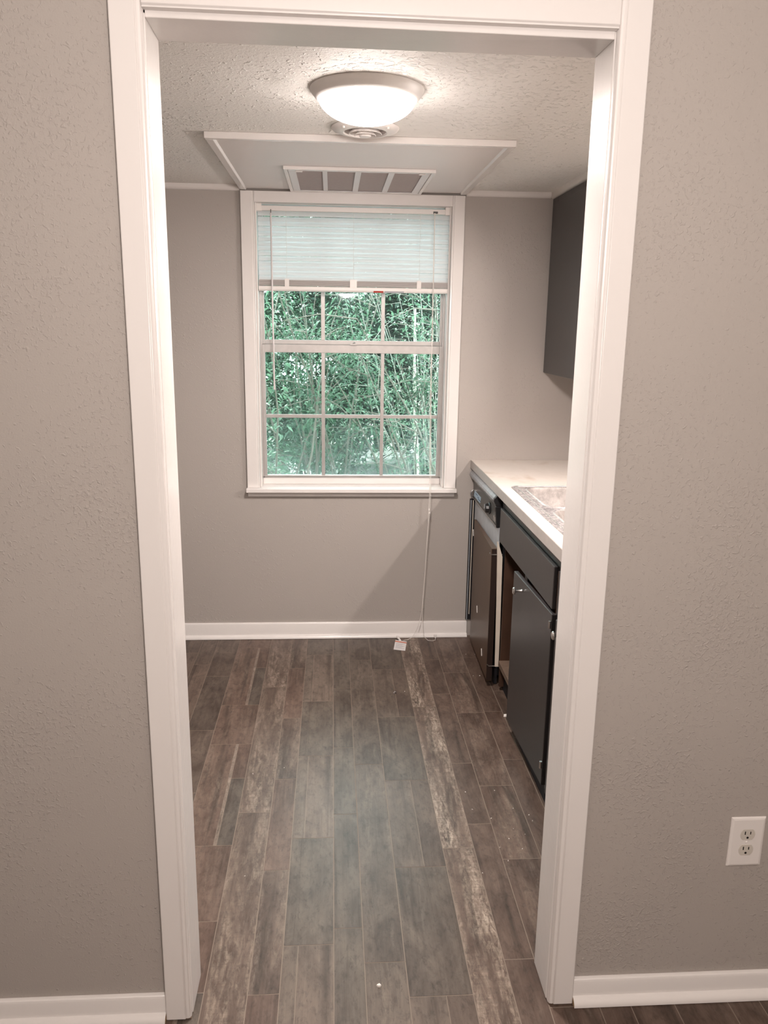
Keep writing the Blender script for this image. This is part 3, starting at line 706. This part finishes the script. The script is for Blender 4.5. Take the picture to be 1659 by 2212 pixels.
# door hinged on its near edge, swung slightly open
dg = MB()
hxy, fxy = (1.0965, .780), (1.0785, 1.236); tx, ty = .0165, .0007
dg.hexa([(hxy[0], hxy[1], .068), (hxy[0]+tx, hxy[1]+ty, .068), (fxy[0]+tx, fxy[1]+ty, .068), (fxy[0], fxy[1], .068)], [(hxy[0], hxy[1], .664), (hxy[0]+tx, hxy[1]+ty, .664), (fxy[0]+tx, fxy[1]+ty, .664), (fxy[0], fxy[1], .664)])
sd = build('door', dg, M['dark'], sb, .0022, 2)
def knob(parent, x_, y_, z_):
    g = MB(); g.lathe([(.006, .0), (.0045, -.003), (.0038, -.018), (.0055, -.023), (.0125, -.026), (.0135, -.029), (.011, -.0325), (.0005, -.0335)], (x_, y_, z_), 24, 'x')
    build('knob', g, M['nickel'], parent, 0, 2, True)
knob(sd, 1.0822, 1.118, .627)
for zz in (.632, .146):
    g = MB(); g.tube([(1.090, .776, zz-.012), (1.090, .776, zz+.012)], .0045, 10); build('hinge', g, M['nickel'], sd, 0, 2, True)
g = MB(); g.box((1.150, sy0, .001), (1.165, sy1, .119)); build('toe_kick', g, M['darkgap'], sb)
g = MB(); g.box((1.1145, sy0, .001), (1.1185, 1.20, .095)); build('toe_kick_strip', g, M['navy'], sb)

bc = thing('drawer_base_cabinet', 'charcoal base cabinet nearest the doorway, beside the sink cabinet', 'kitchen cabinet', (1.40, .45, 0))
by0, by1 = .118, .749
g = MB(); g.box((1.1305, by0, .10), (1.70, by1, .866)); build('carcass', g, M['brownwood'], bc)
g = MB(); g.box((1.112, by0, .10), (1.1303, by1, .866)); build('face_frame', g, M['dark'], bc, .001)
g = MB(); g.box((1.098, by0+.02, .680), (1.1115, by1-.006, .819)); build('drawer', g, M['dark'], bc, .0025, 2)
g = MB(); g.box((1.0975, by1-.0058, .682), (1.1115, by1-.0035, .817)); build('raw_edge', g, M['brownwood'], bc)
g = MB(); g.box((1.098, by0+.02, .067), (1.1115, by1-.008, .664)); bd = build('door', g, M['dark'], bc, .0025, 2)
knob(bd, 1.0975, .660, .643)
g = MB(); g.box((1.1145, by0, .001), (1.1185, by1, .095)); build('toe_kick_strip', g, M['navy'], bc)
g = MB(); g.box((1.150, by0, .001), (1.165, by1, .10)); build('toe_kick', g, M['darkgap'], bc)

# lamp over the sink, on the right wall (hidden by the door jamb from here)
sl_ = thing('sink_light', 'white wall-mounted strip light above the kitchen sink', 'wall light', (KR, 1.10, 1.62))
g = MB(); g.box((1.64, .88, 1.58), (KR-.001, 1.32, 1.68)); g.box((1.535, .88, 1.648), (1.6398, 1.32, 1.68)); build('housing', g, M['fixture'], sl_, .004, 2)
g = MB(); g.tube([(1.590, .91, 1.622), (1.590, 1.29, 1.622)], .013, 16); build('tube', g, M['tubeglow'], sl_, 0, 2, True)
for yy in (.895, 1.295):
    g = MB(); g.box((1.572, yy, 1.604), (1.608, yy+.012, 1.648)); build('socket', g, M['plastic'], sl_, .002)

# ------------------------------------------------------------------ OUTLET
ox, oz, ow, oh = 1.3068, .3485, .080, .1246
ou = thing('electrical_outlet', 'white duplex electrical outlet on the grey wall right of the doorway', 'outlet', (ox+ow/2, 0, oz+oh/2))
g = MB()
def rr(i, y): return [(ox+i, y, oz+i), (ox+ow-i, y, oz+i), (ox+ow-i, y, oz+oh-i), (ox+i, y, oz+oh-i)]
g.loft([rr(0, -.0003), rr(0, -.0018), rr(.0018, -.0042), rr(.0062, -.0054)]); build('cover_plate', g, M['plastic'], ou, .0006, 2)
for zc, mt in ((oz+oh/2+.0195, 'ivory'), (oz+oh/2-.0195, 'ivory')):
    xc = ox + ow/2; n = 28; pr = []
    for k in range(n):
        a_ = 2*PI*k/n; pr.append((xc + .0172*math.cos(a_), zc + max(-.0135, min(.0135, .0172*math.sin(a_)))))
    g = MB(); g.loft([[(p[0], -.0050, p[1]) for p in pr], [(p[0], -.0062, p[1]) for p in pr]]); rc = build('receptacle', g, M['ivory'], ou, .0004, 2)
    g = MB(); g.box((xc-.0075, -.0067, zc+.0005), (xc-.0053, -.0058, zc+.0085)); g.box((xc+.0050, -.0067, zc+.0010), (xc+.0070, -.0058, zc+.0078)); g.lathe([(.0001, -.0067), (.0026, -.0067), (.0026, -.0058), (.0001, -.0058)], (xc, 0, zc-.0072), 14, 'y'); build('slot', g, M['hole'], rc)
g = MB(); g.lathe([(.0001, -.0066), (.0022, -.0064), (.0030, -.0054)], (ox+ow/2, 0, oz+oh/2), 14, 'y'); build('screw', g, M['plastic'], ou, 0, 2, True)

# ------------------------------------------------------------------ DEBRIS ON THE FLOOR
def chip_mesh(seed, s=1.0):
    r = random.Random(seed); n = 6; g = MB()
    p = [(math.cos(2*PI*k/n)*r.uniform(.6, 1.1), math.sin(2*PI*k/n)*r.uniform(.4, .9)) for k in range(n)]
    g.loft([[(a_*.0032*s, b_*.0032*s, .0004) for a_, b_ in p], [(a_*.0026*s, b_*.0026*s, .0016*s + r.uniform(0, .001)) for a_, b_ in p]])
    return g
GRP = 'tiny white paint chips scattered on the floor'
chips = [(1.052, 2.013), (.920, .706), (.868, .756), (1.003, .757), (.980, .650), (1.046, .719), (1.050, .687), (.918, .560), (.930, .497), (.844, .447), (.962, .862), (.861, .857), (.133, .998), (.240, 1.033), (.162, .464), (.085, .116), (1.095, 2.010), (1.075, 1.770), (1.046, 1.771), (.722, 1.623), (.955, .60), (.985, .55), (1.01, .62)]
proto = None
for k, (x_, y_) in enumerate(chips):
    if proto is None:
        proto = build('paint_chip', chip_mesh(1), M['chip']); o = proto
    else:
        o = proto.copy(); C.objects.link(o)
    o.location = (x_, y_, 0); rk = random.Random(k); o.rotation_euler = (0, 0, rk.uniform(0, 6)); q = rk.uniform(.5, 1.05); o.scale = (q, q*rk.uniform(.6, 1), q)
    tag(o, 'tiny white paint chip on the wood-look floor', 'paint chip', GRP)
o = build('paint_chip', chip_mesh(77, 2.1), M['chip']); o.location = (.522, .058, 0); tag(o, 'largest white paint chip on the floor, in the doorway near the bottom edge', 'paint chip')
g = MB(); r = random.Random(5)
g.lathe([(.001, .0006), (.006, .001), (.007, .004), (.004, .008), (.001, .009)], (0, 0, 0), 9)
g.v = [(a_+r.uniform(-.002, .002), b_+r.uniform(-.002, .002), max(.0004, c_+r.uniform(-.001, .001))) for a_, b_, c_ in g.v]
o = build('foil_scrap', g, M['foil']); o.location = (.678, 1.607, 0); tag(o, 'small crumpled shiny scrap on the floor in front of the window wall', 'scrap')
g = MB(); g.loft([[(-.016, -.010, .0005), (.012, -.014, .0006), (.018, .008, .0005), (-.010, .012, .0007)], [(-.014, -.008, .004), (.010, -.012, .012), (.016, .007, .006), (-.010, .010, .003)]])
o = build('paper_scrap', g, M['chip'], None, .001); o.location = (1.118, 1.39, 0); tag(o, 'white scrap of paper on the floor by the open sink cabinet', 'scrap')

# ------------------------------------------------------------------ OUTSIDE
GZ0 = -.55
def hgt(x_, y_): return GZ0 + .03*math.sin(2.1*x_ + .6*y_) + .05*math.sin(.9*y_ + .5*x_) + max(0, y_-7)*.05
g = MB(); nx, ny = 40, 50
vs = []; fs = []
for j in range(ny+1):
    for i in range(nx+1):
        x_ = -9 + 19*i/nx; y_ = D + .15 + 15.5*j/ny; vs.append((x_, y_, hgt(x_, y_)))
for j in range(ny):
    for i in range(nx): q = j*(nx+1)+i; fs.append((q, q+1, q+nx+2, q+nx+1))
g.add(vs, fs); struct('ground', g, M['ground'], 'leaf-littered ground outside the window', smooth=True)

def leaves(rng_, pts, dirs, L, W, sag=.25):
    """many bent leaf blades as one mesh (two quads each)"""
    v = []; f = []
    for p, d in zip(pts, dirs):
        d = Vector(d).normalized(); s_ = d.cross(Vector((rng_.uniform(-.4, .4), rng_.uniform(-.4, .4), 1))).normalized()
        up = s_.cross(d); l = L*rng_.uniform(.6, 1.25); w_ = W*rng_.uniform(.6, 1.2); p = Vector(p)
        m_ = p + d*l*.5 + up*l*.06; e = p + d*l - Vector((0, 0, l*sag))
        o_ = len(v); v += [tuple(p), tuple(m_ + s_*w_*.5 - up*w_*.12), tuple(e), tuple(m_ - s_*w_*.5 - up*w_*.12), tuple(m_)]
        f += [(o_, o_+1, o_+4), (o_+1, o_+2, o_+4), (o_, o_+4, o_+3), (o_+4, o_+2, o_+3)]
    return v, f
def shrub(name, label, cat, x_, y_, h, r, nst, nlf, leafm, L, W, seed, group=None, barkm='bark', lean=.35, zlow=.05, thick=.012, wob=.16):
    rg = random.Random(seed); z0 = hgt(x_, y_) - .03
    root = thing(name, label, cat, (x_, y_, z0), group)
    st = MB(); pts = []; dirs = []
    segs = []
    for k in range(nst):
        a_ = rg.uniform(0, 2*PI); q = rg.uniform(.0, .25)*r; hh = h*rg.uniform(.7, 1.0); ln = lean*rg.uniform(.3, 1)
        p0 = Vector((x_ + q*math.cos(a_), y_ + q*math.sin(a_), z0)); path = [p0]
        a2 = a_ + rg.uniform(-.5, .5); dd = Vector((math.cos(a2)*ln, math.sin(a2)*ln, 1)).normalized()
        for s_ in range(6):
            dd = (dd + Vector((rg.uniform(-wob, wob), rg.uniform(-wob, wob), -.05*ln))).normalized()
            path.append(path[-1] + dd*hh/6)
        st.tube(path, [thick*(1 - .13*i) for i in range(7)], 5)
        segs.append(path)
        for b_ in range(5):     # side twigs
            i0 = rg.randint(1, 5); p = path[i0].lerp(path[i0+1], rg.random()); td = Vector((rg.uniform(-1, 1), rg.uniform(-1, 1), rg.uniform(.0, .8))).normalized()
            tw = [p, p + td*r*.35, p + (td + Vector((0, 0, -.15)))*r*.7]; st.tube(tw, [thick*.4, thick*.3, thick*.15], 4); segs.append(tw)
    build('stems', st, M[barkm], root)
    while len(pts) < nlf:
        sg = rg.choice(segs); i0 = rg.randint(0, len(sg)-2); p = sg[i0].lerp(sg[i0+1], rg.random())
        if p.z < z0 + zlow*h and rg.random() < .8: continue
        for _ in range(5):
            o_ = Vector((rg.gauss(0, 1), rg.gauss(0, 1), rg.gauss(0, .8)))*r*.10
            pts.append(p + o_); dirs.append((rg.uniform(-1, 1), rg.uniform(-1, 1), rg.uniform(-.55, .5)))
    v, f = leaves(rg, pts, dirs, L, W); lm = MB(); lm.v = v; lm.f = f; lm.mi = [0]*len(f)
    base = Vector(root['_b']); me_ = bpy.data.meshes.new('foliage'); me_.from_pydata([tuple(Vector(q) - base) for q in v], [], f); me_.materials.append(M[leafm])
    o_ = bpy.data.objects.new('foliage', me_); C.objects.link(o_); o_.parent = root
    return root
G2 = 'shrubs in the thicket outside the window'
shrub('leafy_shrub', 'pale green broad-leaved shrub close outside the left of the window', 'shrub', -.10, 3.75, 2.9, .75, 10, 3600, 'leafB', .062, .026, 11, G2)
shrub('leafy_shrub', 'mid green feathery shrub seen through the middle of the window', 'shrub', .48, 4.75, 3.0, .85, 16, 12000, 'leafA', .050, .015, 12, G2)
shrub('leafy_shrub', 'green shrub seen through the right of the window beside the pale trunk', 'shrub', 1.32, 4.45, 2.9, .65, 12, 4200, 'leafB', .045, .016, 13, G2)
shrub('leafy_shrub', 'dark green low shrub outside the lower left panes', 'shrub', .02, 4.30, 1.05, .55, 9, 2600, 'leafC', .050, .022, 14, G2)
shrub('leafy_shrub', 'dark low shrub outside the lower right panes', 'shrub', 1.02, 4.10, .72, .55, 9, 2200, 'leafC', .055, .018, 15, G2)
shrub('thicket_tree', 'tall leafy thicket tree farther back on the left outside', 'tree', -.95, 6.3, 4.2, 1.3, 16, 17000, 'leafA', .10, .045, 16, 'trees behind the shrubs')
shrub('thicket_tree', 'tall leafy thicket tree farther back in the middle outside', 'tree', .35, 7.4, 4.2, 1.3, 16, 17000, 'leafA', .10, .045, 17, 'trees behind the shrubs')
shrub('thicket_tree', 'tall leafy thicket tree farther back on the right outside', 'tree', 1.75, 6.7, 4.2, 1.3, 16, 17000, 'leafC', .10, .045, 18, 'trees behind the shrubs')
shrub('thicket_tree', 'big dark tree at the far left edge of the thicket', 'tree', -2.6, 5.4, 4.4, 1.4, 10, 3000, 'leafA', .13, .06, 19, 'trees behind the shrubs')
shrub('thicket_tree', 'big dark tree at the far right edge of the thicket', 'tree', 3.3, 5.6, 4.4, 1.4, 10, 3000, 'leafC', .13, .06, 20, 'trees behind the shrubs')
shrub('hedge_tree', 'dense distant tree behind the thicket at its left', 'tree', -1.3, 10.2, 4.6, 2.0, 12, 7500, 'leafC', .20, .11, 41, 'trees behind the shrubs')
shrub('hedge_tree', 'dense distant tree behind the thicket at its middle', 'tree', 1.1, 10.8, 4.6, 2.0, 12, 7500, 'leafA', .20, .11, 42, 'trees behind the shrubs')
shrub('hedge_tree', 'dense distant tree behind the thicket at its right', 'tree', 3.6, 10.0, 4.6, 2.0, 12, 7500, 'leafC', .20, .11, 43, 'trees behind the shrubs')
shrub('cane_clump', 'clump of thin upright dry canes outside the right panes', 'canes', 1.35, 5.35, 3.0, .5, 26, 700, 'leafB', .07, .02, 21, None, 'dry', .18, .2, .009)
shrub('sapling', 'pale-barked sapling outside the right-hand panes', 'tree', 1.12, 4.95, 3.3, .35, 1, 300, 'leafB', .07, .03, 22, None, 'palebark', .02, .6, .034, .035)
# dead grass, vines and litter right outside: uncountable
rg = random.Random(31); lm = MB(); pts = []; dirs = []
for k in range(5200):
    x_, y_ = rg.uniform(-1.6, 2.6), D + .25 + 4.2*rg.random()**.8
    pts.append((x_, y_, hgt(x_, y_) + abs(rg.gauss(0, .09)))); dirs.append((rg.uniform(-1, 1), rg.uniform(-1, 1), rg.uniform(-.2, .55)))
v, f = leaves(rg, pts, dirs, .14, .016, .1)
me_ = bpy.data.meshes.new('leaf_litter'); me_.from_pydata(v, [], f); me_.materials.append(M['dry']); o = bpy.data.objects.new('leaf_litter', me_); C.objects.link(o)
tag(o, 'pale dead grass and leaf litter on the ground outside the window', 'leaf litter', None, 'stuff')

# ------------------------------------------------------------------ LIGHT
wd = bpy.data.worlds.new('sky'); SC.world = wd; wd.use_nodes = True
bg = wd.node_tree.nodes['Background']; bg.inputs[0].default_value = (.88, .95, 1.0, 1); bg.inputs[1].default_value = 8.2
sun = bpy.data.lights.new('sun', 'SUN'); sun.energy = 9.0; sun.angle = math.radians(2); sun.color = (1, .95, .88)
so = bpy.data.objects.new('sun', sun); C.objects.link(so); so.rotation_euler = Vector((.25, -.55, -1)).to_track_quat('-Z', 'Y').to_euler()
def point(name, loc, e, r, col=LAMP):
    l = bpy.data.lights.new(name, 'POINT'); l.energy = e; l.shadow_soft_size = r; l.color = col
    o_ = bpy.data.objects.new(name, l); C.objects.link(o_); o_.location = loc; return o_
point('dining_lamp', (.55, -1.62, 1.92), 66, .13)
al = bpy.data.lights.new('ceiling_light_bulbs', 'AREA'); al.shape = 'DISK'; al.size = .20; al.energy = 26; al.color = LAMP
ao = bpy.data.objects.new('ceiling_light_bulbs', al); C.objects.link(ao); ao.location = (lx, ly, CZ-.0865)

# ------------------------------------------------------------------ CAMERA
yaw, pitch, roll, fpx = -0.06594671, -0.23041542, 0.01447126, 1723.3639
fw = Vector((-math.sin(yaw)*math.cos(pitch), math.cos(yaw)*math.cos(pitch), math.sin(pitch)))
rt = Vector((math.cos(yaw), math.sin(yaw), 0)); up = rt.cross(fw)
r2 = rt*math.cos(roll) + up*math.sin(roll); u2 = up*math.cos(roll) - rt*math.sin(roll)
cam = bpy.data.cameras.new('camera'); co_ = bpy.data.objects.new('camera', cam); C.objects.link(co_)
mw = Matrix((r2, u2, -fw)).transposed().to_4x4(); mw.translation = Vector((.41286209, -1.5361521, 1.53844395)); co_.matrix_world = mw
cam.sensor_fit = 'VERTICAL'; cam.sensor_height = 24.0; cam.lens = fpx/2212*24.0; cam.clip_start = .02; cam.clip_end = 200
SC.camera = co_
for o in list(bpy.data.objects):
    if '_b' in o: del o['_b']
SC.view_settings.view_transform = 'Standard'; SC.view_settings.look = 'None'; SC.view_settings.gamma = 1; SC.view_settings.exposure = .26; SC.view_settings.use_curve_mapping = False
SC.cycles.max_bounces = 10; SC.cycles.diffuse_bounces = 6; SC.cycles.glossy_bounces = 4; SC.cycles.transparent_max_bounces = 12
SC.cycles.sample_clamp_indirect = 8; SC.cycles.use_denoising = True
